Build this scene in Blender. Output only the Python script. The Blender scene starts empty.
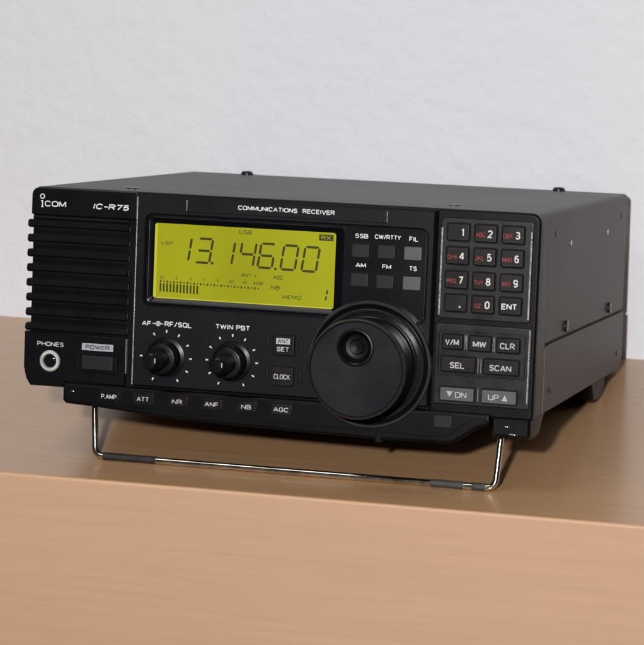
import bpy, math, random
from mathutils import Vector, Matrix
random.seed(7)
S = bpy.context.scene
COL = S.collection

# ---------------------------------------------------------------- camera
cam_d = bpy.data.cameras.new("camera")
cam = bpy.data.objects.new("camera", cam_d); COL.objects.link(cam)
cam_d.sensor_width = 36; cam_d.sensor_fit = 'HORIZONTAL'
cam_d.lens = 36 * 2810.2 / 644
cam_d.shift_y = 6.5 / 644
cam_d.clip_start = 0.05; cam_d.clip_end = 50
cam.matrix_world = Matrix(((0.96078758, -0.06458221, 0.26965972, 0.36527926),
                           (0.27727633, 0.23169118, -0.93243610, -1.27796696),
                           (-0.00225899, 0.97064326, 0.24051312, 0.37592431),
                           (0, 0, 0, 1)))
S.camera = cam
cam_d.dof.use_dof = True; cam_d.dof.focus_distance = 1.24; cam_d.dof.aperture_fstop = 50

# ---------------------------------------------------------------- world and lamps
w = bpy.data.worlds.new("World"); S.world = w; w.use_nodes = True
wn = w.node_tree; bg = wn.nodes['Background']
tc = wn.nodes.new('ShaderNodeTexCoord'); sx = wn.nodes.new('ShaderNodeSeparateXYZ')
cr = wn.nodes.new('ShaderNodeValToRGB')
wn.links.new(tc.outputs['Generated'], sx.inputs[0]); wn.links.new(sx.outputs['Z'], cr.inputs[0]); wn.links.new(cr.outputs[0], bg.inputs[0])
cr.color_ramp.elements[0].position = 0.0; cr.color_ramp.elements[0].color = (0.22, 0.20, 0.19, 1)
cr.color_ramp.elements[1].position = 0.9; cr.color_ramp.elements[1].color = (0.80, 0.82, 0.88, 1)
bg.inputs[1].default_value = 0.05

def area(name, loc, target, size, power, color):
    d = bpy.data.lights.new(name, 'AREA'); d.shape = 'DISK'; d.size = size; d.energy = power; d.color = color
    o = bpy.data.objects.new(name, d); COL.objects.link(o); o.location = loc
    o.rotation_euler = (Vector(target) - Vector(loc)).to_track_quat('-Z', 'Y').to_euler()
    return o
area("flash_lamp", (0.24, -1.34, 0.50), (0, 0, 0.03), 0.06, 19.5, (1.0, 0.98, 0.96))
area("overhead_fill", (-0.5, -0.7, 1.9), (0, 0, 0), 0.9, 7.0, (1.0, 0.98, 0.96))  # unseen fill light, added to brighten the case top and desk

S.view_settings.view_transform = 'Standard'; S.view_settings.look = 'None'
S.view_settings.exposure = 0.0; S.view_settings.gamma = 1.0
S.render.engine = 'CYCLES'

# ---------------------------------------------------------------- materials
def mat(name, col, rough=0.5, metal=0.0, spec=0.5, bump=None, var=None, coat=0.0):
    m = bpy.data.materials.new(name); m.use_nodes = True
    nt = m.node_tree; b = nt.nodes['Principled BSDF']
    b.inputs['Base Color'].default_value = (*col, 1); b.inputs['Roughness'].default_value = rough
    b.inputs['Metallic'].default_value = metal; b.inputs['Specular IOR Level'].default_value = spec
    b.inputs['Coat Weight'].default_value = coat
    t = nt.nodes.new('ShaderNodeTexCoord')
    if var:      # (scale, amount): soft variation of colour and gloss
        n = nt.nodes.new('ShaderNodeTexNoise'); n.inputs['Scale'].default_value = var[0]; n.inputs['Detail'].default_value = 6
        nt.links.new(t.outputs['Object'], n.inputs['Vector'])
        r = nt.nodes.new('ShaderNodeMapRange'); r.inputs[3].default_value = 1 - var[1]; r.inputs[4].default_value = 1 + var[1]
        r.inputs[1].default_value = 0.3; r.inputs[2].default_value = 0.7
        nt.links.new(n.outputs['Fac'], r.inputs[0])
        mx = nt.nodes.new('ShaderNodeVectorMath'); mx.operation = 'SCALE'; mx.inputs[0].default_value = col
        nt.links.new(r.outputs[0], mx.inputs['Scale']); nt.links.new(mx.outputs[0], b.inputs['Base Color'])
        mr = nt.nodes.new('ShaderNodeMath'); mr.operation = 'MULTIPLY'; mr.inputs[1].default_value = rough
        nt.links.new(r.outputs[0], mr.inputs[0]); nt.links.new(mr.outputs[0], b.inputs['Roughness'])
    if bump:     # (scale, strength, distance in metres)
        n = nt.nodes.new('ShaderNodeTexNoise'); n.inputs['Scale'].default_value = bump[0]; n.inputs['Detail'].default_value = 3
        nt.links.new(t.outputs['Object'], n.inputs['Vector'])
        bp = nt.nodes.new('ShaderNodeBump'); bp.inputs['Strength'].default_value = bump[1]; bp.inputs['Distance'].default_value = bump[2]
        nt.links.new(n.outputs['Fac'], bp.inputs['Height']); nt.links.new(bp.outputs[0], b.inputs['Normal'])
    return m

M = {}
M['black'] = mat('black_plastic', (0.0026, 0.0026, 0.0036), 0.4, spec=0.14, bump=(1600, 0.18, 0.0002), var=(60, 0.12))
M['panel'] = mat('charcoal_panel', (0.0036, 0.004, 0.0062), 0.48, spec=0.16, bump=(2200, 0.3, 0.0002), var=(50, 0.12))
M['gloss'] = mat('glossy_black_window', (0.003, 0.0034, 0.005), 0.26, spec=0.3, var=(30, 0.1))
M['keypad'] = mat('grey_textured_plastic', (0.0065, 0.0072, 0.0095), 0.4, spec=0.28, bump=(1500, 0.12, 0.0003), var=(120, 0.2))
M['well'] = mat('dark_gap', (0.002, 0.002, 0.002), 0.7, spec=0.2)
M['key'] = mat('black_rubber_key', (0.0075, 0.0052, 0.005), 0.4, spec=0.22, var=(90, 0.15))
M['modekey'] = mat('dark_grey_key', (0.012, 0.012, 0.014), 0.5, spec=0.22, var=(90, 0.12))
M['greykey'] = mat('grey_key', (0.075, 0.082, 0.086), 0.5, spec=0.3, var=(90, 0.1))
M['knobface'] = mat('satin_knob_face', (0.008, 0.0085, 0.0108), 0.3, metal=0.0, spec=0.32, var=(45, 0.18))
M['knob'] = mat('knob_black', (0.0035, 0.0035, 0.0045), 0.3, spec=0.3, var=(80, 0.15))
M['rim'] = mat('rim_highlight', (0.022, 0.022, 0.025), 0.25, spec=0.5, var=(80, 0.15))  # lighter grey paints the highlights on knob and collar rims
M['collar'] = mat('glossy_collar', (0.004, 0.004, 0.005), 0.22, spec=0.45, var=(80, 0.15))
M['case'] = mat('grey_painted_steel', (0.128, 0.124, 0.123), 0.45, spec=0.05, bump=(1500, 0.35, 0.0002), var=(14, 0.09))
M['nickel'] = mat('bright_nickel', (0.75, 0.75, 0.68), 0.42, metal=0.55, var=(200, 0.15))
M['chrome'] = mat('chromed_steel', (0.62, 0.61, 0.58), 0.16, metal=1.0, var=(200, 0.2))
M['edge_glint'] = mat('painted_edge_highlight', (0.22, 0.22, 0.23), 0.35, spec=0.6, bump=(900, 0.8, 0.0004), var=(250, 0.5))  # pale grey that paints highlights along panel edges and ridges
M['screw'] = mat('black_steel_screw', (0.01, 0.01, 0.01), 0.25, metal=0.3, spec=0.6, var=(400, 0.2))
M['rubber'] = mat('dark_rubber_sleeve', (0.022, 0.018, 0.018), 0.5, spec=0.3, bump=(500, 0.5, 0.0004), var=(200, 0.2))
M['rubgrey'] = mat('grey_rubber_sleeve', (0.05, 0.047, 0.045), 0.55, spec=0.3, bump=(500, 0.5, 0.0004), var=(200, 0.2))
M['white'] = mat('white_print', (0.60, 0.60, 0.61), 0.6, spec=0.2, var=(700, 0.12))
M['dimwhite'] = mat('grey_print', (0.40, 0.41, 0.42), 0.6, spec=0.2, var=(700, 0.12))
M['red'] = mat('red_print', (0.34, 0.05, 0.04), 0.6, spec=0.2, var=(700, 0.15))
M['plate'] = mat('grey_label_plate', (0.34, 0.35, 0.38), 0.5, spec=0.3, var=(200, 0.08))
M['ink'] = mat('dark_ink', (0.02, 0.02, 0.03), 0.6, spec=0.2)
M['seg'] = mat('lcd_segment_dark', (0.035, 0.038, 0.004), 0.5, spec=0.2)
M['segdim'] = mat('lcd_segment_dim', (0.07, 0.073, 0.006), 0.5, spec=0.2)

def turned(m, cx, cz):
    nt = m.node_tree; L = nt.links.new
    t = nt.nodes.new('ShaderNodeTexCoord'); d = nt.nodes.new('ShaderNodeVectorMath'); d.operation = 'MULTIPLY'; d.inputs[1].default_value = (1, 0, 1)
    L(t.outputs['Object'], d.inputs[0]); e = nt.nodes.new('ShaderNodeVectorMath'); e.operation = 'DISTANCE'; e.inputs[1].default_value = (cx, 0, cz)
    L(d.outputs[0], e.inputs[0]); k = nt.nodes.new('ShaderNodeTexNoise'); k.noise_dimensions = '1D'; k.inputs['Scale'].default_value = 2600; k.inputs['Detail'].default_value = 2
    L(e.outputs['Value'], k.inputs['W']); b = nt.nodes.new('ShaderNodeBump'); b.inputs['Strength'].default_value = 0.08; b.inputs['Distance'].default_value = 0.00006
    L(k.outputs['Fac'], b.inputs['Height']); L(b.outputs[0], nt.nodes['Principled BSDF'].inputs['Normal'])
turned(M['knobface'], 0.0451, 0.0409)
def lcd_material():
    m = bpy.data.materials.new('backlit_lcd'); m.use_nodes = True
    nt = m.node_tree; b = nt.nodes['Principled BSDF']
    t = nt.nodes.new('ShaderNodeTexCoord'); n = nt.nodes.new('ShaderNodeTexNoise'); n.inputs['Scale'].default_value = 14
    nt.links.new(t.outputs['Object'], n.inputs['Vector'])
    c = nt.nodes.new('ShaderNodeValToRGB'); nt.links.new(n.outputs['Fac'], c.inputs[0])
    c.color_ramp.elements[0].position = 0.3; c.color_ramp.elements[0].color = (0.200, 0.203, 0.007, 1)
    c.color_ramp.elements[1].position = 0.7; c.color_ramp.elements[1].color = (0.315, 0.316, 0.011, 1)
    b.inputs['Base Color'].default_value = (0.09, 0.09, 0.0, 1); b.inputs['Roughness'].default_value = 0.5; b.inputs['Specular IOR Level'].default_value = 0.1
    nt.links.new(c.outputs[0], b.inputs['Emission Color']); b.inputs['Emission Strength'].default_value = 0.95
    return m
M['lcd'] = lcd_material()
def glow_material():
    m = bpy.data.materials.new('lcd_edge_light'); m.use_nodes = True
    b = m.node_tree.nodes['Principled BSDF']; b.inputs['Base Color'].default_value = (0.2, 0.2, 0.01, 1)
    b.inputs['Emission Color'].default_value = (0.42, 0.40, 0.0, 1); b.inputs['Emission Strength'].default_value = 0.7
    return m
M['glow'] = glow_material()

def wood(name, dark, light, rough, spec, sx_, streak):
    m = bpy.data.materials.new(name); m.use_nodes = True
    nt = m.node_tree; b = nt.nodes['Principled BSDF']; L = nt.links.new
    t = nt.nodes.new('ShaderNodeTexCoord'); mp = nt.nodes.new('ShaderNodeMapping')
    mp.inputs['Scale'].default_value = sx_
    L(t.outputs['Object'], mp.inputs['Vector'])
    n = nt.nodes.new('ShaderNodeTexNoise'); n.inputs['Scale'].default_value = 1; n.inputs['Detail'].default_value = 7; n.inputs['Roughness'].default_value = 0.6; n.inputs['Distortion'].default_value = 0.6
    L(mp.outputs[0], n.inputs['Vector'])
    n2 = nt.nodes.new('ShaderNodeTexNoise'); n2.inputs['Scale'].default_value = 4; n2.inputs['Detail'].default_value = 2
    L(t.outputs['Object'], n2.inputs['Vector'])
    ad = nt.nodes.new('ShaderNodeMath'); ad.operation = 'MULTIPLY_ADD'; ad.inputs[1].default_value = 0.35; L(n2.outputs['Fac'], ad.inputs[0]); L(n.outputs['Fac'], ad.inputs[2])
    c = nt.nodes.new('ShaderNodeValToRGB'); L(ad.outputs[0], c.inputs[0])
    c.color_ramp.elements[0].position = 0.67 - streak; c.color_ramp.elements[0].color = (*dark, 1)
    c.color_ramp.elements[1].position = 0.67 + streak; c.color_ramp.elements[1].color = (*light, 1)
    L(c.outputs[0], b.inputs['Base Color'])
    b.inputs['Roughness'].default_value = rough; b.inputs['Specular IOR Level'].default_value = spec
    bp = nt.nodes.new('ShaderNodeBump'); bp.inputs['Strength'].default_value = 0.08; bp.inputs['Distance'].default_value = 0.0004
    L(n.outputs['Fac'], bp.inputs['Height']); L(bp.outputs[0], b.inputs['Normal'])
    return m
M['wood_top'] = wood('laminate_desk_top', (0.435, 0.25, 0.126), (0.52, 0.31, 0.162), 0.23, 0.62, (7, 300, 300), 0.24)
M['wood_front'] = wood('laminate_desk_front', (0.525, 0.325, 0.205), (0.60, 0.375, 0.24), 0.5, 0.3, (9, 300, 300), 0.3)

def wall_material():
    m = bpy.data.materials.new('white_plaster'); m.use_nodes = True
    nt = m.node_tree; b = nt.nodes['Principled BSDF']; L = nt.links.new
    b.inputs['Base Color'].default_value = (0.75, 0.768, 0.82, 1); b.inputs['Roughness'].default_value = 0.8; b.inputs['Specular IOR Level'].default_value = 0.2
    t = nt.nodes.new('ShaderNodeTexCoord')
    n = nt.nodes.new('ShaderNodeTexNoise'); n.inputs['Scale'].default_value = 95; n.inputs['Detail'].default_value = 5; L(t.outputs['Object'], n.inputs['Vector'])
    v = nt.nodes.new('ShaderNodeTexNoise'); v.inputs['Scale'].default_value = 34; v.inputs['Detail'].default_value = 3; L(t.outputs['Object'], v.inputs['Vector'])
    a = nt.nodes.new('ShaderNodeMath'); a.operation = 'ADD'; L(n.outputs['Fac'], a.inputs[0]); L(v.outputs['Fac'], a.inputs[1])
    bp = nt.nodes.new('ShaderNodeBump'); bp.inputs['Strength'].default_value = 0.55; bp.inputs['Distance'].default_value = 0.0020
    L(a.outputs[0], bp.inputs['Height']); L(bp.outputs[0], b.inputs['Normal'])
    return m
M['wall'] = wall_material()

# ---------------------------------------------------------------- mesh helpers (millimetres in the radio's own frame)
OX, OY, OZ = 120.5, 100.0, -18.914
def L3(p): return ((p[0] - OX) / 1000, (p[1] - OY) / 1000, (p[2] - OZ) / 1000)
def W3(p): return (p[0] / 1000, p[1] / 1000, p[2] / 1000)

class MB:
    def __init__(s): s.v = []; s.f = []; s.m = []; s.mats = []
    def mi(s, m):
        m = M[m]
        if m not in s.mats: s.mats.append(m)
        return s.mats.index(m)
    def add(s, vs, fs, m):
        o = len(s.v); s.v += [tuple(p) for p in vs]; k = s.mi(m)
        for f in fs: s.f.append([i + o for i in f]); s.m.append(k)
    def loops(s, rings, m, cap0=True, cap1=True, ms=None):
        n = len(rings[0]); vs = [p for r in rings for p in r]; o = len(s.v); s.v += [tuple(p) for p in vs]
        for k in range(len(rings) - 1):
            mm = s.mi(ms[k] if ms else m)
            for i in range(n):
                j = (i + 1) % n
                s.f.append([o + k * n + i, o + k * n + j, o + (k + 1) * n + j, o + (k + 1) * n + i]); s.m.append(mm)
        k = s.mi(m)
        if cap0: s.f.append([o + i for i in range(n)][::-1]); s.m.append(k)
        if cap1: s.f.append([o + (len(rings) - 1) * n + i for i in range(n)]); s.m.append(s.mi(ms[-1]) if ms else k)
    def build(s, name, parent=None, conv=L3, smooth=True, label=None):
        me = bpy.data.meshes.new(name)
        me.from_pydata([conv(p) for p in s.v], [], s.f)
        for m in s.mats: me.materials.append(m)
        me.polygons.foreach_set('material_index', s.m)
        import bmesh
        b = bmesh.new(); b.from_mesh(me)
        bmesh.ops.recalc_face_normals(b, faces=b.faces); b.to_mesh(me); b.free()
        if smooth:
            me.polygons.foreach_set('use_smooth', [True] * len(me.polygons)); me.set_sharp_from_angle(angle=math.radians(33))
        o = bpy.data.objects.new(name, me); COL.objects.link(o)
        if smooth:
            wn_ = o.modifiers.new('normals', 'WEIGHTED_NORMAL'); wn_.keep_sharp = True; wn_.weight = 100
        if parent: o.parent = parent
        if label: o['label'] = label
        return o

def rrect(x0, z0, x1, z1, r, n=5):
    out = []
    rs = r if isinstance(r, (tuple, list)) else (r,) * 4          # bl, br, tr, tl
    for (cx, cz, a, rr) in ((x0 + rs[0], z0 + rs[0], 180, rs[0]), (x1 - rs[1], z0 + rs[1], 270, rs[1]), (x1 - rs[2], z1 - rs[2], 0, rs[2]), (x0 + rs[3], z1 - rs[3], 90, rs[3])):
        for k in range(n + 1):
            t = math.radians(a + 90 * k / n); out.append((cx + rr * math.cos(t), cz + rr * math.sin(t)))
    return out
def circ(cx, cz, r, n=64): return [(cx + r * math.cos(2 * math.pi * k / n), cz + r * math.sin(2 * math.pi * k / n)) for k in range(n)]
def inset(o, d):
    n = len(o); res = []
    for i in range(n):
        p, q, r = o[i - 1], o[i], o[(i + 1) % n]
        def nrm(a, b):
            dx, dy = b[0] - a[0], b[1] - a[1]; l = math.hypot(dx, dy)
            return None if l < 1e-6 else (-dy / l, dx / l)
        n1, n2 = nrm(p, q), nrm(q, r)
        n1 = n1 or n2; n2 = n2 or n1
        if not n1: res.append(q); continue
        k = 1 + n1[0] * n2[0] + n1[1] * n2[1]; k = max(k, 0.3)
        res.append((q[0] + d * (n1[0] + n2[0]) / k, q[1] + d * (n1[1] + n2[1]) / k))
    return res
def Y(o, y): return [(x, y, z) for x, z in o]
def prism(mb, o, yf, yb, m, bev=0.4, steps=2, bm=None):
    """outline o (counter-clockwise x,z), front face at yf facing the viewer, rounded front edge"""
    rings = [Y(o, yb)]; ms = [m]
    for k in range(steps + 1):
        t = k / steps * math.pi / 2
        rings.append(Y(inset(o, bev * (1 - math.cos(t))), yf + bev * (1 - math.sin(t))))
        if k: ms.append(bm or m)
    ms.append(m)
    mb.loops(rings, m, ms=ms)
def xprism(mb, o, x0, x1, m, bev=0.5):
    """outline o in (y,z) extruded along x with chamfered ends"""
    a = inset(o, bev)
    rings = [[(x0, y, z) for y, z in a], [(x0 + bev, y, z) for y, z in o], [(x1 - bev, y, z) for y, z in o], [(x1, y, z) for y, z in a]]
    mb.loops(rings, m)
def frame(mb, outer, inner, yf, yb, yi, m, bev=0.4, bi=0.4, bm=None):
    """plate with one hole: outer wall back to yb, hole wall back to yi"""
    rings = [Y(outer, yb), Y(outer, yf + bev), Y(inset(outer, bev), yf), Y(inset(inner, -bi), yf), Y(inner, yf + bi), Y(inner, yi)]
    mb.loops(rings, m, False, False, ms=[m, bm or m, m, bm or m, m])
def lathe(mb, cx, cz, prof, m, n=72, ms=None, cap=True, wob=None):
    """profile of (radius, y): from the panel out to the viewer"""
    rings = []
    for k, (r, y) in enumerate(prof):
        ring = []
        for i in range(n):
            a = 2 * math.pi * i / n; rr = r
            if wob and k in wob[1]: rr = r + (wob[0] if i % 2 else 0)
            ring.append((cx + rr * math.cos(a), y, cz + rr * math.sin(a)))
        rings.append(ring)
    mb.loops(rings, m, False, cap, ms=ms)
def box(mb, x0, y0, z0, x1, y1, z1, m, bev=0.0):
    prism(mb, [(x0, z0), (x1, z0), (x1, z1), (x0, z1)], y0, y1, m, max(bev, 0.02), 1)
def tube(mb, pts, r, m, n=14, caps=True):
    P = [Vector(p) for p in pts]; rings = []; prev = None
    for i, p in enumerate(P):
        t = (P[min(i + 1, len(P) - 1)] - P[max(i - 1, 0)]).normalized()
        u = Vector((0, 1, 0)) if prev is None else prev
        u = (u - t * u.dot(t)).normalized(); prev = u; v = t.cross(u)
        rr = r[i] if isinstance(r, list) else r
        rings.append([tuple(p + (u * math.cos(2 * math.pi * k / n) + v * math.sin(2 * math.pi * k / n)) * rr) for k in range(n)])
    mb.loops(rings, m, caps, caps)

def A_(cx, cy, rx, ry, a0, a1, n=8):
    return [(cx + rx * math.cos(math.radians(a0 + (a1 - a0) * k / n)), cy + ry * math.sin(math.radians(a0 + (a1 - a0) * k / n))) for k in range(n + 1)]
_o = A_(.3, .7, .3, .3, 0, 180) + A_(.3, .3, .3, .3, 180, 360); _o.append(_o[0])
GLYPH = {   # upright grotesque capitals as centre lines on a unit cap height: (advance width, strokes)
 'A': (.66, [[(0, 0), (.32, 1)], [(.34, 1), (.66, 0)], [(.12, .32), (.54, .32)]]),
 'B': (.58, [[(0, 0), (0, 1)] + A_(.34, .76, .2, .24, 90, -90) + [(0, .52)], [(.3, .52)] + A_(.34, .26, .24, .26, 90, -90) + [(0, 0)]]),
 'C': (.62, [A_(.3, .68, .3, .32, 20, 180) + A_(.3, .32, .3, .32, 180, 340)]),
 'D': (.62, [[(0, 0), (0, 1), (.26, 1)] + A_(.28, .66, .34, .34, 80, 0) + A_(.28, .34, .34, .34, 0, -80) + [(.26, 0), (0, 0)]]),
 'E': (.52, [[(.52, 0), (0, 0), (0, 1), (.52, 1)], [(0, .52), (.46, .52)]]),
 'F': (.50, [[(0, 0), (0, 1), (.5, 1)], [(0, .5), (.43, .5)]]),
 'G': (.64, [A_(.31, .68, .31, .32, 20, 180) + A_(.31, .32, .31, .32, 180, 350) + [(.62, .48), (.36, .48)]]),
 'H': (.60, [[(0, 0), (0, 1)], [(.6, 0), (.6, 1)], [(0, .52), (.6, .52)]]),
 'I': (.10, [[(.05, 0), (.05, 1)]]),
 'J': (.44, [[(.44, 1), (.44, .24)] + A_(.22, .24, .22, .24, 0, -180)]),
 'K': (.60, [[(0, 0), (0, 1)], [(.56, 1), (0, .4)], [(.2, .6), (.6, 0)]]),
 'L': (.48, [[(0, 1), (0, 0), (.48, 0)]]),
 'M': (.72, [[(0, 0), (0, 1)], [(.02, 1), (.36, .1)], [(.36, .1), (.70, 1)], [(.72, 1), (.72, 0)]]),
 'N': (.60, [[(0, 0), (0, 1)], [(.04, .97), (.56, .03)], [(.6, 0), (.6, 1)]]),
 'O': (.64, [[(x * 1.067, y) for x, y in _o]]),
 'P': (.56, [[(0, 0), (0, 1)] + A_(.32, .74, .24, .26, 90, -90) + [(0, .48)]]),
 'Q': (.64, [[(x * 1.067, y) for x, y in _o], [(.38, .26), (.68, -.06)]]),
 'R': (.60, [[(0, 0), (0, 1)] + A_(.34, .75, .23, .25, 90, -90) + [(0, .5)], [(.3, .5), (.6, 0)]]),
 'S': (.56, [A_(.28, .76, .25, .24, 20, 270) + A_(.28, .26, .28, .26, 90, -160)]),
 'T': (.56, [[(.28, 0), (.28, 1)], [(0, 1), (.56, 1)]]),
 'U': (.60, [[(0, 1), (0, .3)] + A_(.3, .3, .3, .3, 180, 360) + [(.6, 1)]]),
 'V': (.62, [[(0, 1), (.31, 0), (.62, 1)]]),
 'W': (.86, [[(0, 1), (.21, 0)], [(.21, 0), (.43, .95)], [(.43, .95), (.65, 0)], [(.65, 0), (.86, 1)]]),
 'X': (.60, [[(0, 0), (.6, 1)], [(0, 1), (.6, 0)]]),
 'Y': (.60, [[(0, 1), (.3, .45), (.6, 1)], [(.3, .45), (.3, 0)]]),
 'Z': (.54, [[(0, 1), (.54, 1), (0, 0), (.54, 0)]]),
 '0': (.54, [[(x * .9, y) for x, y in _o]]),
 '1': (.26, [[(0, .78), (.2, .98), (.2, 0)]]),
 '2': (.54, [A_(.26, .72, .26, .28, 165, -25) + [(0, 0), (.54, 0)]]),
 '3': (.54, [A_(.25, .75, .24, .25, 150, -90) + A_(.26, .26, .28, .26, 90, -155)]),
 '4': (.56, [[(.42, 0), (.42, 1)], [(.38, .97), (0, .28)], [(-.03, .26), (.58, .26)]]),
 '5': (.54, [[(.48, 1), (.1, 1), (.04, .5)] + A_(.26, .32, .28, .32, 120, -150)]),
 '6': (.54, [A_(.28, .7, .25, .3, 40, 180) + A_(.27, .3, .26, .3, 180, 540)]),
 '7': (.52, [[(0, 1), (.52, 1), (.18, 0)]]),
 '8': (.54, [A_(.27, .76, .22, .24, -90, 270, 14), A_(.27, .26, .27, .26, -90, 270, 14)]),
 '9': (.54, [A_(.26, .7, .26, .3, 0, 360, 14) + A_(.26, .3, .26, .3, 0, -140)]),
 'd': (.46, [[(.46, 0), (.46, 1)], A_(.23, .3, .23, .3, 0, 360, 12)]),
 '/': (.40, [[(0, -.05), (.4, 1.05)]]), '-': (.34, [[(0, .48), (.34, .48)]]), '.': (.08, [[(.04, -.07), (.04, .07)]]), ' ': (.22, []),
}
def ribbon(mb, pts, th, y, m):
    P = [pts[0]]
    for p in pts[1:]:
        if math.hypot(p[0] - P[-1][0], p[1] - P[-1][1]) > 1e-4: P.append(p)
    n = len(P)
    if n < 2: return
    closed = math.hypot(P[0][0] - P[-1][0], P[0][1] - P[-1][1]) < 1e-3 and n > 3
    if closed: P = P[:-1]; n -= 1
    def nr(a, b):
        dx, dz = b[0] - a[0], b[1] - a[1]; l = math.hypot(dx, dz); return (-dz / l, dx / l)
    V = []
    for i in range(n):
        n1 = nr(P[i - 1], P[i]) if (i or closed) else None
        n2 = nr(P[i], P[(i + 1) % n]) if (i < n - 1 or closed) else None
        n1 = n1 or n2; n2 = n2 or n1
        k = max(1 + n1[0] * n2[0] + n1[1] * n2[1], .35); ox, oz = (n1[0] + n2[0]) / k * th / 2, (n1[1] + n2[1]) / k * th / 2
        V += [(P[i][0] + ox, y, P[i][1] + oz), (P[i][0] - ox, y, P[i][1] - oz)]
    F = [[2 * i, 2 * i + 1, (2 * i + 3) % (2 * n), (2 * i + 2) % (2 * n)] for i in range(n if closed else n - 1)]
    mb.add(V, F, m)
def text(mb, s, cx, cz, wd, ht, y, m, bold=0.0, shear=0.0, depth=0.05, th=None):
    """stroke lettering fitted to a box of wd x ht mm"""
    th = th or ht * (.165 + bold * 3)
    gap = .2; adv = sum(GLYPH[c][0] for c in s) + gap * (len(s) - 1)
    H = ht - th; k = (wd - th) / max(adv, .01)
    if len(s) == 1: k = min(k, H * 1.05)
    x = cx - k * adv / 2; z = cz - H / 2; q = 0
    for c in s:
        for st_ in GLYPH[c][1]:
            q += 1
            ribbon(mb, [(x + px * k + (pz - .5) * H * shear, z + pz * H) for px, pz in st_], th, y - depth - .0015 * (q % 4), m)
        x += (GLYPH[c][0] + gap) * k
def quad(mb, pts, y, m): mb.add([(x, y, z) for x, z in pts], [list(range(len(pts)))], m)
def stroke(mb, x0, z0, x1, z1, wd, y, m):
    dx, dz = x1 - x0, z1 - z0; l = math.hypot(dx, dz); nx, nz = -dz / l * wd / 2, dx / l * wd / 2
    ex, ez = dx / l * wd / 2, dz / l * wd / 2
    quad(mb, [(x0, z0), (x0 + ex + nx, z0 + ez + nz), (x1 - ex + nx, z1 - ez + nz), (x1, z1), (x1 - ex - nx, z1 - ez - nz), (x0 + ex - nx, z0 + ez - nz)], y, m)

# ---------------------------------------------------------------- setting: wall and desk
DESK_BACK, DESK_FRONT = 160.0, -124.2
mb = MB()
mb.add([(-1500, 160.3, -800), (1700, 160.3, -800), (1700, 160.3, 1400), (-1500, 160.3, 1400), (-1500, 260, -800), (1700, 260, -800), (1700, 260, 1400), (-1500, 260, 1400)],
       [[0, 1, 2, 3], [4, 5, 6, 7], [0, 1, 5, 4], [2, 3, 7, 6], [0, 3, 7, 4], [1, 2, 6, 5]], 'wall')
wall = mb.build('wall', None, W3, smooth=False); wall['kind'] = 'structure'

desk = bpy.data.objects.new('desk', None); COL.objects.link(desk); desk.location = (0, 0, -0.72)
desk['label'] = 'light beech laminate desk carrying the radio, pushed against the white plaster wall'; desk['category'] = 'desk'
def WD(p): return (p[0] / 1000, p[1] / 1000, p[2] / 1000 + 0.72)
mb = MB()
prof = [(DESK_BACK, 0), (DESK_FRONT + 1.6, 0), (DESK_FRONT + 1.0, -0.12), (DESK_FRONT + 0.45, -0.45), (DESK_FRONT + .12, -1.0), (DESK_FRONT, -1.6), (DESK_FRONT, -94), (DESK_FRONT + 1.2, -95), (DESK_FRONT + 20, -95), (DESK_FRONT + 20, -25), (DESK_BACK, -25)]
mb.loops([[(-700, y, z) for y, z in prof], [(900, y, z) for y, z in prof]], 'wood_top')
mb.mi('wood_front')
for i, f in enumerate(mb.f):
    ys = [mb.v[k][1] for k in f]
    if max(ys) < DESK_FRONT + 0.8 + 1e-6: mb.m[i] = 1
mb.build('desk_top', desk, WD)
mb = MB()
prism(mb, [(-700, -720), (900, -720), (900, -95.4), (-700, -95.4)], DESK_FRONT + 2.0, DESK_FRONT + 20, 'wood_front', 0.8)
mb.build('front_panel', desk, WD)
for sx0 in (-690, 870):
    mb = MB(); box(mb, sx0, DESK_FRONT + 20.5, -720, sx0 + 20, DESK_BACK - 1, -25.2, 'wood_front', 0.5); mb.build('side_panel', desk, WD)

# ---------------------------------------------------------------- the radio
TILT = 8.5788
radio = bpy.data.objects.new('radio_receiver', None); COL.objects.link(radio)
radio.rotation_euler = (-math.radians(TILT), 0, 0)
radio['label'] = 'black radio receiver with lit yellow-green display and large knob, propped on wire stand'
radio['category'] = 'radio'

# -- case ----------------------------------------------------------------
mb = MB()
o = rrect(0.4, 33.2, 240.6, 94.0, (1.8, 1.8, 2.6, 2.6))
a = inset(o, 0.8)
mb.loops([Y(inset(o, .5), 24.0), Y(o, 24.5), Y(o, 227.6), Y(inset(o, .5), 228.8), Y(inset(o, 1.6), 229.2)], 'case')
cover = mb.build('top_cover', radio)
mb = MB()      # front collar of the case, between bezel and cover
o = rrect(0.4, 1.5, 240.6, 93.9, (1, 1, 2.6, 2.6))
mb.loops([Y(inset(o, 0.2), 2.6), Y(o, 3.2), Y(o, 23.2), Y(inset(o, 0.6), 23.6)], 'case')
mb.build('case_collar', radio)
mb = MB()
yz = [(41.5, 32.75), (26, 32.4), (23.8, 31.8), (23.8, 2.2), (221, 3.0)] + [(222 + 8 * math.sin(math.radians(t)), 11 - 8 * math.cos(math.radians(t))) for t in (10, 30, 50, 70, 90)] + [(230, 32.0), (229.5, 32.75)]
yz = yz[::-1]
# orientation: make it counter-clockwise
ar = sum(yz[i - 1][0] * yz[i][1] - yz[i][0] * yz[i - 1][1] for i in range(len(yz)))
if ar < 0: yz = yz[::-1]
xprism(mb, yz, 0.1, 240.9, 'case', 0.25)
mb.build('bottom_cover', radio)
mb = MB(); xprism(mb, [(24.5, 2.6), (226, 2.6), (226, 93), (24.5, 93)], 1.5, 239.4, 'well', 0.1); mb.build('chassis', radio)
mb = MB(); xprism(mb, [(60, -1.4), (150, -1.0), (156, 2.3), (54, 2.1)], 8, 236, 'black', 0.6); mb.build('bottom_tray', radio)
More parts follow.
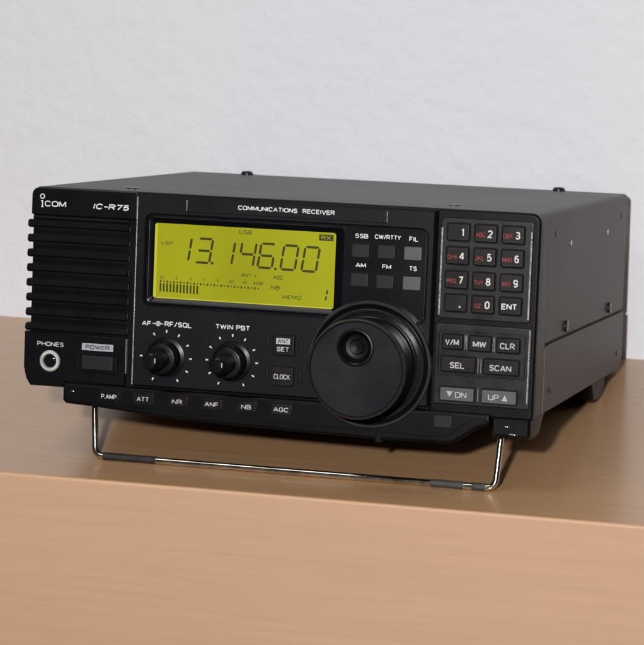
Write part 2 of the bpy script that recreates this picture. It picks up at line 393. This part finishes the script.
# feet
for x0, x1 in ((204, 240.3), (1, 35)):
    mb = MB(); xprism(mb, [(156, -6.4), (161, -7.6), (177, -7.6), (183, -5), (187, 3), (148, 3)], x0, x1, 'black', 1.0)
    mb.build('rear_foot', radio)
for x0, x1, yz in ((222.4, 240.2, [(0.6, -5.4), (3, -7.4), (8, -8), (19, -8), (23, -7), (27, -3), (33, 1.6), (33, 4), (0.6, 4)]), (18.4, 34.8, [(0.6, -4.4), (3, -6.0), (8, -6.2), (19, -6.2), (23, -5), (27, -1), (33, 1.6), (33, 4), (0.6, 4)])):
    mb = MB(); xprism(mb, yz, x0, x1, 'black', 1.2); ft = mb.build('front_foot', radio)
    mb = MB()
    for cxx, czz, wx in (((229.5, -1.9, 3.2), (232.5, -5.2, 4.6)) if x0 > 100 else ((23.2, -0.3, 3.0),)):
        lathe(mb, 0, 0, [(1, 0.8), (1, 0.3), (0.75, 0.0), (0.3, -0.15)], 'chrome', 20)
        k = len(mb.v) - 80
        mb.v[k:] = [(cxx + p[0] * wx / 2, p[1] - (0 if x0 > 100 else 1.35), czz + p[2] * 0.45) for p in mb.v[k:]]
    mb.build('pivot_pin', ft)

# screws
def screw(px, py, pz, axis, r, h, m='screw', parent=cover, slot=True, dome=False):
    mb = MB(); n = 24
    prof = [(r, 0), (r, h * .5), (r * .8, h * .9), (r * .45, h)] if dome else [(r, 0), (r, h * .7), (r * .82, h), (r * .42, h), (r * .36, h * .3)]
    rings = []
    for rr, hh in prof:
        ring = []
        for i in range(n):
            a = 2 * math.pi * i / n; u, v = rr * math.cos(a), rr * math.sin(a)
            ring.append((px + u, py + v, pz + hh) if axis == 'z' else (px + hh, py + u, pz + v))
        rings.append(ring)
    mb.loops(rings, m, False, True)
    return mb.build('screw', parent)
screw(241.1, 67.7, 38.5, 'x', 2.8, 1.3, parent=cover); screw(241.1, 181.1, 38.4, 'x', 2.8, 1.3, parent=cover)
for y_, z_ in ((37.6, 83.1), (210.7, 83.4)): screw(240.5, y_, z_, 'x', 1.5, 0.5)
for y_, z_ in ((74.0, 77.0), (170.3, 77.2)): screw(240.5, y_, z_, 'x', 1.5, 0.6, 'chrome')
for y_, z_ in ((213.2, 12.3), (36.2, 11.8)): screw(241.1, y_, z_, 'x', 1.4, 0.4)
screw(35.0, 221, 93.9, 'z', 3.2, 2.2, dome=True); screw(205.2, 221, 93.9, 'z', 3.2, 2.2, dome=True)
screw(40, 25.8, 93.9, 'z', 3.0, 0.7, dome=True); screw(194.5, 29.5, 93.9, 'z', 3.0, 0.7, dome=True)

# -- front panel ----------------------------------------------------------
FP = MB()
prism(FP, rrect(0.0, 1.2, 241.0, 94.0, (3.2, 1.0, 4.4, 3.4)), 2.0, 5.0, 'black', 1.0)
# left column: logo plate, lower plate, channel
prism(FP, rrect(-0.2, 80.9, 52.0, 93.6, (0.9, 0.9, 0.9, 3.4)), 0.0, 2.4, 'black', 0.8)
lo = [(-1.9, 9.5), (-0.6, 4.2), (1.6, 1.0), (18.6, 1.0), (18.6, 3.8), (48.4, 3.8), (48.4, 26.2), (-1.9, 26.2)]
prism(FP, lo, 0.0, 4.4, 'black', 0.6)
prism(FP, rrect(193.4, 1.2, 241.2, 94.0, (1.5, 1.5, 4.6, 1.5)), 0.0, 2.4, 'black', 1.4, 4)
# main plate with its window opening
po, pi = rrect(52.1, 4.4, 193.2, 92.9, (1.0, .8, .8, .8)), rrect(56.6, 41.8, 190.0, 84.2, 3.2)
frame(FP, po, pi, -0.6, 2.2, 1.6, 'panel', 0.7, 0.6)
# text bar along the top
prism(FP, rrect(76.8, 86.0, 170.2, 92.0, .5), -1.0, 0.0, 'panel', 0.35)
fp = FP.build('front_panel', radio)

mb = MB()
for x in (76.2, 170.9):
    mb = MB(); prism(mb, rrect(x - .2, 86.6, x + .2, 91.4, .15), -0.95, -0.5, 'edge_glint', 0.1); mb.build('bar_end_mark', fp)
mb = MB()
prism(mb, [(51.75, 4.8), (52.45, 4.8), (52.45, 92.0), (51.75, 92.0)], -0.32, 1.5, 'edge_glint', 0.3)  # pale strip standing in for the lit left bevel of the plate
mb.build('edge_highlight_line', fp)

mb = MB()
prism(mb, rrect(151.6, 42.4, 189.4, 83.6, 1.0), 1.0, 1.9, 'gloss', 0.3)
prism(mb, rrect(57.2, 42.4, 151.4, 83.6, 1.0), 3.0, 3.6, 'well', 0.1)
mb.build('window_backing', fp)

# louvres of the loudspeaker
mb = MB()
for k in range(9):
    z = 83.3 - 6.86 * k - 0.2
    if k == 0: z = 79.9; h = 1.0; x0 = 0.6
    else: z = 76.9 - 6.9 * (k - 1); h = 1.75; x0 = -1.9
    o = [(2.1, z - h), (0.5, z - h + .2), (0.1, z - h * .5), (0.35, z + h * .3), (0.9, z + h - .1), (2.1, z + h)]
    o = [(y, zz) for y, zz in o][::-1]
    ar = sum(o[i - 1][0] * o[i][1] - o[i][0] * o[i - 1][1] for i in range(len(o)))
    if ar < 0: o = o[::-1]
    xprism(mb, o, x0, 48.4, 'black', 0.45)
    if k:     # raised foot of each louvre that makes the toothed silhouette
        xprism(mb, [(1.4, z - 2.0), (9, z - 2.0), (9, z + 1.6), (1.4, z + 1.6)], x0 + .1, 6.0, 'black', 0.3)
    # fine rib in the groove below
    zz = z - 3.5
    xprism(mb, [(0.9, zz - .75), (2.2, zz - .75), (2.2, zz + .55), (0.7, zz + .55)], 1.2, 47.4, 'black', 0.2)
mb.build('speaker_louvres', fp)
mb = MB()
for k in range(9):
    z = 83.1 - 6.72 * k
    prism(mb, rrect(48.35, z - 1.5, 48.95, z + 1.2, .15), 0.2, 1.9, 'modekey', 0.15)  # lighter bits imitating glare on the louvre ends
prism(mb, rrect(48.45, 9.5, 48.75, 25.5, .1), 0.05, 1.9, 'edge_glint', 0.1)  # pale strip painting the bright end of the lower plate
mb.build('louvre_end_glint', fp)

# printed lettering on the panel
T = MB()
# maker's mark
text(T, "COM", 11.7, 86.3, 10.6, 2.8, 0.0, 'white', 0.012)
stroke(T, 5.25, 84.5, 5.25, 87.8, 0.65, -0.05, 'white'); stroke(T, 4.4, 87.5, 5.5, 87.5, 0.55, -0.055, 'white'); stroke(T, 4.5, 84.75, 6.0, 84.75, 0.5, -0.06, 'white')
ra, rb = circ(5.2, 89.6, 1.25, 28), circ(5.2, 89.6, 0.75, 28)
T.loops([Y(ra, -0.05), Y(rb, -0.05)], 'white', False, False)
T.build('lettering', fp, smooth=False); T = MB()
text(T, "IC-R75", 39.2, 86.3, 17.6, 2.7, 0.0, 'white', 0.02, 0.25)
T.build('lettering', fp, smooth=False); T = MB()
text(T, "COMMUNICATIONS  RECEIVER", 123.7, 89.4, 45.8, 2.1, -1.0, 'white', 0.012)
T.build('lettering', fp, smooth=False); T = MB()
text(T, "PHONES", 11.3, 20.9, 13.2, 2.15, 0.0, 'dimwhite', 0.012)
T.build('lettering', fp, smooth=False); T = MB()
quad(T, rrect(26.9, 19.2, 42.4, 22.5, .4), -0.04, 'plate')
text(T, "POWER", 34.7, 20.8, 12.0, 2.0, -0.03, 'ink', 0.005)
T.build('lettering', fp, smooth=False); T = MB()
yy = -0.6
text(T, "AF", 58.5, 33.8, 4.5, 2.2, yy, 'white', 0.01)
for r0, r1 in ((1.2, .85), (.55, 0.01)): T.loops([Y(circ(64.2, 33.9, r0, 24), yy - .05), Y(circ(64.2, 33.9, r1, 24), yy - .05)], 'white', False, False)
stroke(T, 61.3, 33.9, 63.2, 33.9, .35, yy - .05, 'white'); stroke(T, 65.2, 33.9, 66.8, 33.9, .35, yy - .05, 'white')
text(T, "RF/SQL", 73.9, 34.0, 13.2, 2.4, yy, 'white', 0.01)
T.build('lettering', fp, smooth=False); T = MB()
text(T, "TWIN PBT", 100.2, 34.5, 16.6, 2.3, yy, 'white', 0.01)
T.build('lettering', fp, smooth=False); T = MB()
def ticks(cx, cz, lst):
    for a in lst:
        t = math.radians(a); c, s = math.cos(t), math.sin(t); w2, r0, r1 = .42, 11.3, 12.6
        quad(T, [(cx + r0 * c - w2 * s * .6, cz + r0 * s + w2 * c * .6), (cx + r1 * c - w2 * s, cz + r1 * s + w2 * c), (cx + r1 * c + w2 * s, cz + r1 * s - w2 * c), (cx + r0 * c + w2 * s * .6, cz + r0 * s - w2 * c * .6)][::-1], yy - .05, 'white')
ticks(68.4, 18.6, (-60, -30, 0, 30, 60, 90, 120, 180, 240)); T.build('dial_marks', fp, smooth=False); T = MB()
ticks(100.3, 18.8, (-60, -30, 0, 30, 60, 90, 120, 150, 180, 210, 240)); T.build('dial_marks', fp, smooth=False)
for s, x, z, w_, h_ in (("SSB", 159.0, 79.6, 6.2, 2.1), ("CW/RTTY", 171.2, 79.7, 12.2, 2.1), ("FIL", 183.2, 79.5, 4.3, 2.2), ("AM", 159.1, 66.4, 4.9, 2.1), ("FM", 171.2, 66.4, 4.2, 2.1), ("TS", 183.4, 66.3, 3.7, 2.2)):
    T = MB(); text(T, s, x, z, w_, h_, 1.0, 'white', 0.012); T.build('lettering', fp, smooth=False)

# headphone jack
mb = MB()
lathe(mb, 11.3, 13.0, [(5.0, 0.3), (5.0, -0.5), (4.4, -1.2), (3.6, -1.2), (3.1, -0.4), (3.0, 2.5)], 'nickel', 48)
jk = mb.build('headphone_jack', radio, label='silver headphone socket ring')
mb = MB(); lathe(mb, 11.3, 13.0, [(2.98, 0.6), (2.0, 1.0), (0.1, 1.6)], 'well', 32); mb.build('socket_hole', jk)
mb = MB(); lathe(mb, 12.5, 14.0, [(0.95, 0.5), (.7, 0.0), (.2, -0.2)], 'chrome', 16); mb.build('contact_spring', jk)
# power switch
mb = MB()
frame(mb, rrect(24.2, 9.0, 45.2, 17.6, .8), rrect(26.8, 9.9, 42.9, 17.3, .4), -0.6, 0.2, 1.5, 'black', .3, .2)
pf = mb.build('power_switch', radio)
mb = MB(); prism(mb, rrect(27.1, 10.2, 42.6, 17.0, .6), -0.9, 1.5, 'modekey', .6); mb.build('button', pf)
mb = MB()
for x in (25.4, 44.1): prism(mb, rrect(x - .35, 10.4, x + .35, 16.6, .3), -0.85, -0.5, 'well', .1)
mb.build('side_slot', pf)

# -- display -------------------------------------------------------------
mb = MB()
fo, fi = rrect(57.4, 42.6, 151.0, 83.4, 2.6), rrect(60.4, 45.6, 146.9, 80.2, 1.2)
fi = [(x, z) for x, z in fi]
mb.loops([Y(fo, 1.7), Y(fo, 0.5), Y(inset(fo, .5), 0.15), Y(inset(fo, 1.0), 0.2), Y(inset(fi, -0.5), 1.2), Y(fi, 1.6)], 'gloss', False, False)
disp = mb.build('display', radio)
mb = MB()
mb.loops([Y(rrect(60.0, 45.2, 147.3, 80.6, 1.0), 2.6), Y(rrect(60.0, 45.2, 147.3, 80.6, 1.0), 1.7), Y(rrect(60.3, 45.5, 147.0, 80.3, 1.0), 1.65)], 'lcd')
scr = mb.build('screen', disp, smooth=False, label='lit yellow-green display glass')
mb = MB(); prism(mb, rrect(60.5, 46.0, 61.7, 79.8, .3), 1.55, 1.64, 'glow', .03); prism(mb, rrect(62.0, 45.6, 146.0, 46.1, .2), 1.55, 1.64, 'glow', .03); mb.build('edge_light', disp)
D = MB(); yd = 1.6
def digit(x0, z0, w_, h_, segs, th=1.08, m='seg'):
    sl = lambda z: (z - z0) * 0.145
    def P(x, z): return (x0 + x + sl(z), z)
    g = .25; zt, zm = z0 + h_, z0 + h_ / 2
    E_ = {'a': (P(g, zt), P(w_ - g, zt)), 'g': (P(g + .2, zm), P(w_ - g - .2, zm)), 'd': (P(g, z0), P(w_ - g, z0)),
          'f': (P(0, zm + g), P(0, zt - g)), 'e': (P(0, z0 + g), P(0, zm - g)), 'b': (P(w_, zm + g), P(w_, zt - g)), 'c': (P(w_, z0 + g), P(w_, zm - g))}
    for s in segs:
        (xa, za), (xb, zb) = E_[s]; stroke(D, xa, za, xb, zb, th, yd, m)
SG = {'1': 'bc', '3': 'abgcd', '4': 'fgbc', '6': 'afgecd', '0': 'abcdef'}
for ch, x0 in (('1', 70.0), ('3', 80.2), ('1', 90.9), ('4', 101.1), ('6', 110.2), ('0', 121.1), ('0', 131.1)):
    zb = 63.3 - (x0 - 70) * 0.02
    digit(x0, zb, 6.8, 11.0 if ch != '1' or x0 < 80 else 10.6, SG[ch])
for x, z in ((88.5, 63.2), (118.8, 62.3)): quad(D, rrect(x - .6, z - .6, x + .6, z + .5, .1), yd, 'seg')
digit(140.6, 48.9, 2.4, 5.6, 'bc', .75)
for s, x, z, w_, h_ in (("USB", 104.0, 78.2, 6.0, 2.1), ("USP", 66.4, 71.1, 5.6, 1.6), ("ANT", 105.0, 58.6, 4.8, 1.7), ("1", 109.4, 58.5, .6, 1.7), ("AGC", 120.3, 58.4, 5.0, 1.9), ("NB", 119.1, 53.8, 4.3, 1.9), ("MEMO", 127.1, 49.8, 8.8, 1.9)):
    text(D, s, x, z, w_, h_, yd, 'segdim', 0.0, 0.1, 0)
for s, x, w_ in (("S1", 64.6, 2.4), ("3", 71.5, 1.1), ("5", 78.3, 1.1), ("7", 84.8, 1.1), ("9", 91.4, 1.1), ("20", 97.9, 2.3), ("40", 104.5, 2.3), ("60dB", 110.9, 4.6)):
    text(D, s, x, 55.2, w_, 1.4, yd, 'segdim', 0.0, 0.1, 0)
quad(D, rrect(138.9, 76.4, 145.7, 79.2, .2), yd + .02, 'seg')
text(D, "RX", 142.2, 77.8, 4.6, 1.8, yd - .01, 'lcd', 0.0, 0.0, 0)
for k in range(30):
    x = 63.9 + k * 1.625; z = 53.4 - .02 * k; hh = .55 if k % 2 == 0 else .3
    quad(D, [(x - .35, z - hh), (x + .35, z - hh), (x + .35, z + hh), (x - .35, z + hh)], yd, 'seg')
for k in range(12):
    x = 63.9 + k * 1.625; z = 52.6 - .03 * k
    quad(D, [(x - .4, z - 3.9), (x + .4, z - 3.9), (x + .4, z), (x - .4, z)], yd, 'seg')
D.build('display_characters', scr, smooth=False)

# -- knobs ---------------------------------------------------------------
def small_knob(cx, cz, name):
    mb = MB()
    lathe(mb, cx, cz, [(9.4, -0.4), (9.2, -1.2), (7.6, -1.8), (7.3, -2.2), (7.2, -7.6), (6.9, -8.3), (6.4, -8.6), (4.6, -8.6), (4.4, -8.3)], 'knob', 72, wob=(0.22, (3, 4)))
    k = mb.build(name, radio)
    mb = MB()
    lathe(mb, cx, cz, [(4.3, -8.2), (4.1, -9.0), (4.0, -21.5), (3.7, -22.6), (3.0, -23.1), (0.05, -23.2)], 'knob', 48, wob=(0.2, (1, 2)))
    c = mb.build('inner_knob', k)
    mb = MB(); prism(mb, rrect(cx + 2.2, cz - .5, cx + 2.8, cz + 1.7, .2), -23.3, -22.6, 'dimwhite', .1)  # pale bar in place of a glint on the knob edge
    mb.build('knob_glint', c)
small_knob(68.4, 18.6, 'volume_knob')
small_knob(100.3, 18.8, 'passband_knob')

KX, KZ = 165.6, 22.0
mb = MB()
lathe(mb, KX, KZ, [(29.0, 0.2), (29.0, -2.2), (28.5, -2.9), (27.6, -3.0), (26.8, -2.6), (26.3, -1.6), (25.8, -1.4), (25.4, -2.4), (24.8, -2.9), (23.6, -2.9), (23.2, -1.4)], 'collar', 96, ms=['collar', 'rim', 'rim', 'collar', 'collar', 'collar', 'collar', 'rim', 'collar', 'collar'])  # paler rings imitate flash reflections along the collar edges
lathe(mb, KX, KZ, [(23.4, -1.4), (10, -1.0)], 'well', 64)
mb.build('dial_collar', radio)
mb = MB()
lathe(mb, KX, KZ, [(21.6, -1.6), (22.0, -2.6), (22.0, -4.0), (21.5, -4.4), (21.3, -20.0), (22.2, -20.6), (22.6, -21.4), (22.6, -23.4), (22.3, -24.3), (21.8, -24.8), (21.3, -24.8), (20.9, -24.3)], 'knob', 180, ms=['knob'] * 6 + ['rim'] * 3 + ['well'] * 2, cap=False)
tk = mb.build('tuning_knob', radio, label='large round tuning knob with a finger dimple')
DX, DZ = 165.0, 31.8
# face disc with a hole for the finger dimple
mb = MB()
n = 96; RA = [(KX + 20.9 * math.cos(2 * math.pi * i / n), KZ + 20.9 * math.sin(2 * math.pi * i / n)) for i in range(n)]
RB = []
for (x, z) in RA:      # ray from dimple centre towards the rim point keeps the bridge clean
    dx, dz = x - DX, z - DZ; l = math.hypot(dx, dz); RB.append((DX + dx / l * 8.2, DZ + dz / l * 8.2))
mb.loops([Y(RA, -24.3), Y(RB, -24.3), Y(RB, -21.0)], 'knobface', False, False)
mb.build('knob_face', tk)
mb = MB()
lathe(mb, DX, DZ, [(8.35, -24.2), (8.5, -24.9), (8.2, -25.5), (7.5, -25.6), (7.0, -25.2), (6.7, -24.0), (6.2, -22.4), (5.2, -21.4), (3.6, -21.2), (3.4, -21.9), (2.9, -22.3), (1.2, -22.1), (.05, -22.0)], 'knob', 64)
mb.build('finger_dimple', tk)
mb = MB(); prism(mb, rrect(169.6, -13.2, 172.2, -8.5, .6), -1.6, 4, 'black', .4); mb.build('brake_lever', radio)

# -- keypads --------------------------------------------------------------
mb = MB()
prism(mb, rrect(196.0, 45.0, 238.0, 90.2, 1.6), -0.7, 0.2, 'keypad', 0.6)
for x in (196.6, 237.3): prism(mb, rrect(x - .45, 46.5, x + .45, 85.8, .3), -1.1, -0.6, 'edge_glint', .25)  # pale strips painting the highlights down both keypad edges
kpad = mb.build('keypad', radio)
mb = MB()
prism(mb, rrect(195.4, 6.4, 239.4, 42.8, 1.2), -0.7, 0.2, 'keypad', 0.6)
frame(mb, rrect(196.7, 19.6, 236.9, 40.0, 1.2), rrect(197.5, 20.4, 236.1, 39.2, .9), -1.1, -0.6, -0.65, 'keypad', .2, .2)
prism(mb, rrect(238.0, 9.0, 238.8, 42.0, .3), -1.1, -0.6, 'edge_glint', .25)  # pale strip painting the highlight on the right edge
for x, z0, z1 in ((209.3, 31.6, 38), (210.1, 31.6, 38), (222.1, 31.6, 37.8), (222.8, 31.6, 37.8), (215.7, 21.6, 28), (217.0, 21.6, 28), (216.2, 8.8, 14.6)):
    prism(mb, rrect(x - .16, z0, x + .16, z1, .1), -1.5, -0.6, 'edge_glint', .1)
kpad2 = mb.build('control_block', radio)

def key(parent, x0, z0, x1, z1, m, marks, h=1.4, base=-0.7, r=.8, well=.65, name='key', label=None):
    mb = MB()
    prism(mb, rrect(x0 - well, z0 - well, x1 + well, z1 + well, r + .4), base - .03, base + .2, 'well', .02, 1)
    o = rrect(x0, z0, x1, z1, r)
    rings = [Y(o, base + .1), Y(o, base - h + .4), Y(inset(o, .12), base - h + .15), Y(inset(o, .4), base - h)]
    mb.loops(rings, m)
    k = mb.build(name, parent, label=label)
    if marks:
        t = MB()
        for a in marks:
            if a[0] == 'tri': quad(t, a[1], base - h - .02, 'dimwhite')
            else:
                s, cx, cz, w_, h_, mm, b = a; text(t, s, cx, cz, w_, h_, base - h, mm, b, 0, .08, th=.23 if mm == 'red' else None)
        t.build('lettering', k, smooth=False)
    return k
xs = (204.1, 216.6, 229.1); zs = (83.9, 73.4, 62.6, 52.2)
pad = [("1", ""), ("2", "ABC"), ("3", "DEF"), ("4", "GHI"), ("5", "JKL"), ("6", "MNO"), ("7", "PRS"), ("8", "TUV"), ("9", "WXY"), (".", ""), ("0", "QZ"), ("ENT", "")]
for i, (n_, r_) in enumerate(pad):
    cx, cz = xs[i % 3], zs[i // 3]; mk = []
    if n_ == ".": mk.append(('tri', rrect(cx + 1.7, cz - 2.0, cx + 2.6, cz - 1.1, .2)))
    elif n_ == "ENT": mk.append(("ENT", cx - .3, cz - .1, 7.2, 2.7, 'white', .012))
    else: mk.append((n_, cx + 2.15, cz, 2.0 if n_ == "1" else 2.7, 3.5, 'white', .003))
    if r_: mk.append((r_, cx - 2.2, cz - .5, 3.0 if r_ == "QZ" else 4.3, 1.9, 'red', 0.004))
    key(kpad, cx - 4.95, cz - 3.75, cx + 4.95, cz + 3.75, 'key', mk)
key(kpad2, 199.0, 31.5, 208.2, 38.0, 'key', [("V/M", 203.5, 34.7, 6.4, 2.8, 'dimwhite', .01)])
key(kpad2, 211.2, 31.4, 221.2, 38.0, 'key', [("MW", 216.1, 34.5, 6.2, 2.8, 'dimwhite', .01)])
key(kpad2, 223.8, 31.4, 234.2, 37.8, 'key', [("CLR", 228.8, 34.5, 6.9, 2.8, 'dimwhite', .01)])
key(kpad2, 198.8, 21.4, 214.4, 28.1, 'key', [("SEL", 206.3, 24.4, 6.9, 2.8, 'dimwhite', .01)])
key(kpad2, 218.2, 21.4, 234.2, 28.1, 'key', [("SCAN", 226.0, 24.4, 10.1, 2.8, 'dimwhite', .01)])
key(kpad2, 199.0, 8.4, 214.4, 14.3, 'greykey', [("DN", 208.6, 11.2, 5.3, 2.7, 'dimwhite', .0), ('tri', [(201.9, 12.6), (203.4, 10.0), (204.9, 12.6)])], r=.5, h=1.6, label='grey down key')
key(kpad2, 218.1, 8.4, 233.8, 14.3, 'greykey', [("UP", 223.6, 11.2, 5.0, 2.7, 'dimwhite', .0), ('tri', [(227.3, 9.9), (230.0, 9.9), (228.65, 12.6)])], r=.5, h=1.6, label='grey up key')
# mode keys
for x0, z0, m, lb in ((154.9, 69.9, 'modekey', None), (167.0, 70.0, 'modekey', None), (179.2, 70.0, 'greykey', 'grey filter key'), (154.9, 56.7, 'modekey', None), (166.8, 56.5, 'modekey', None), (179.2, 56.6, 'greykey', 'grey tuning step key')):
    key(radio, x0, z0, x0 + 8.2, z0 + 6.1, m, None, 1.3, 1.0, .7, .5, label=lb)
# set and clock
key(radio, 120.0, 23.4, 130.2, 32.5, 'key', [("SET", 124.9, 26.2, 6.0, 2.2, 'dimwhite', .008)], 1.5, -0.6, 1.0, .5)
sk = radio.children[-1]
t = MB(); quad(t, rrect(121.6, 28.5, 128.2, 31.2, .2), -2.12, 'dimwhite'); text(t, "ANT", 124.9, 29.85, 5.2, 1.9, -2.13, 'ink', 0.0); t.build('lettering', [c for c in radio.children if c.name.startswith('key')][-1], smooth=False)
key(radio, 120.0, 9.4, 130.2, 18.1, 'key', [("CLOCK", 124.9, 13.6, 7.9, 2.4, 'dimwhite', .0)], 1.5, -0.6, 1.0, .5)
mb = MB()
for x in (117.3, 133.0):
    for z0, z1 in ((24.8, 31.6), (10.6, 17.6)):
        prism(mb, rrect(x - .9, z0, x + .9, z1, .7), -0.8, -0.4, 'well', .1)
        prism(mb, rrect(x - .05, z0 + 1.0, x + .45, z1 - .8, .2), -1.2, -0.5, 'modekey', .15)
mb.build('key_guard', radio)

# -- chin with its row of buttons ---------------------------------------------
co = [(18.4, 3.4), (18.4, -4.8), (20.0, -6.3), (35, -7.0), (65, -9.4), (95, -10.6), (136, -11.4), (171, -11.9), (203, -11.5), (207, -10.2), (216.4, -3.8), (222.2, -1.5), (222.2, 3.4)]
mb = MB(); prism(mb, co, -1.2, 3.6, 'black', 1.6, 4)
# raised lip running under the buttons
prism(mb, [(36, -5.2), (95, -7.2), (136, -8.0), (196, -8.4), (204, -7.6), (211, -1.6), (211, -1.0), (203.4, -6.6), (196, -7.4), (136, -7.0), (95, -6.2), (36, -4.4)], -1.6, -1.1, 'black', .2)
chin = mb.build('button_strip', radio)
for i, (s, w_) in enumerate((("P.AMP", 7.6), ("ATT", 6.0), ("NR", 5.0), ("ANF", 6.7), ("NB", 4.8), ("AGC", 7.3))):
    cx = 41.9 + 16.67 * i
    key(chin, cx - 4.9, -4.0, cx + 5.1, 1.2, 'key', [(s, cx, -1.4, w_, 2.2, 'dimwhite', .006)], 1.3, -1.2, 1.0, .5)
key(chin, 196.6, -4.2, 205.0, 1.4, 'modekey', None, .8, -1.2, .6, .7)

# -- wire stand ------------------------------------------------------------------
def arc(c, r, a0, a1, u, v, n=7):
    return [tuple(Vector(c) + (Vector(u) * math.cos(a0 + (a1 - a0) * k / n) + Vector(v) * math.sin(a0 + (a1 - a0) * k / n)) * r) for k in range(n + 1)]
yb, zb = 7.6, -31.0; xl, xr = 32.4, 224.0; R_ = 4.0
dl = Vector((28.6, 14.0, -2.0)); dr = Vector((224.9, 14.0, -2.0))
mb = MB()
vl = (dl - Vector((xl, yb, zb))).normalized(); vr = (dr - Vector((xr, yb, zb))).normalized()
def bend(corner, a, b, r, n=8):
    c = Vector(corner); out = []
    p0, p1 = c + Vector(a) * r, c + Vector(b) * r
    for k in range(n + 1):
        t = k / n; out.append(tuple((1 - t) ** 2 * p0 + 2 * t * (1 - t) * c + t * t * p1))
    return out
pts = [tuple(dl)] + bend((xl, yb, zb), vl, (1, 0, 0), R_) + bend((xr, yb, zb), (-1, 0, 0), vr, R_) + [tuple(dr)]
tube(mb, pts, 1.55, 'chrome', 16)
st = mb.build('wire_stand', radio)
for x0, x1, m in ((36.5, 62.5, 'rubber'), (194.5, 209.5, 'rubgrey'), (213.5, 219.6, 'rubgrey')):
    mb = MB(); n = int((x1 - x0) / 1.2)
    pp = [(x0 + (x1 - x0) * k / n, yb, zb + .1) for k in range(n + 1)]
    tube(mb, pp, [1.85 if (k % 2 or x0 + (x1 - x0) * k / n < 48) else 1.7 for k in range(n + 1)], m, 16)
    mb.build('rubber_sleeve', st)
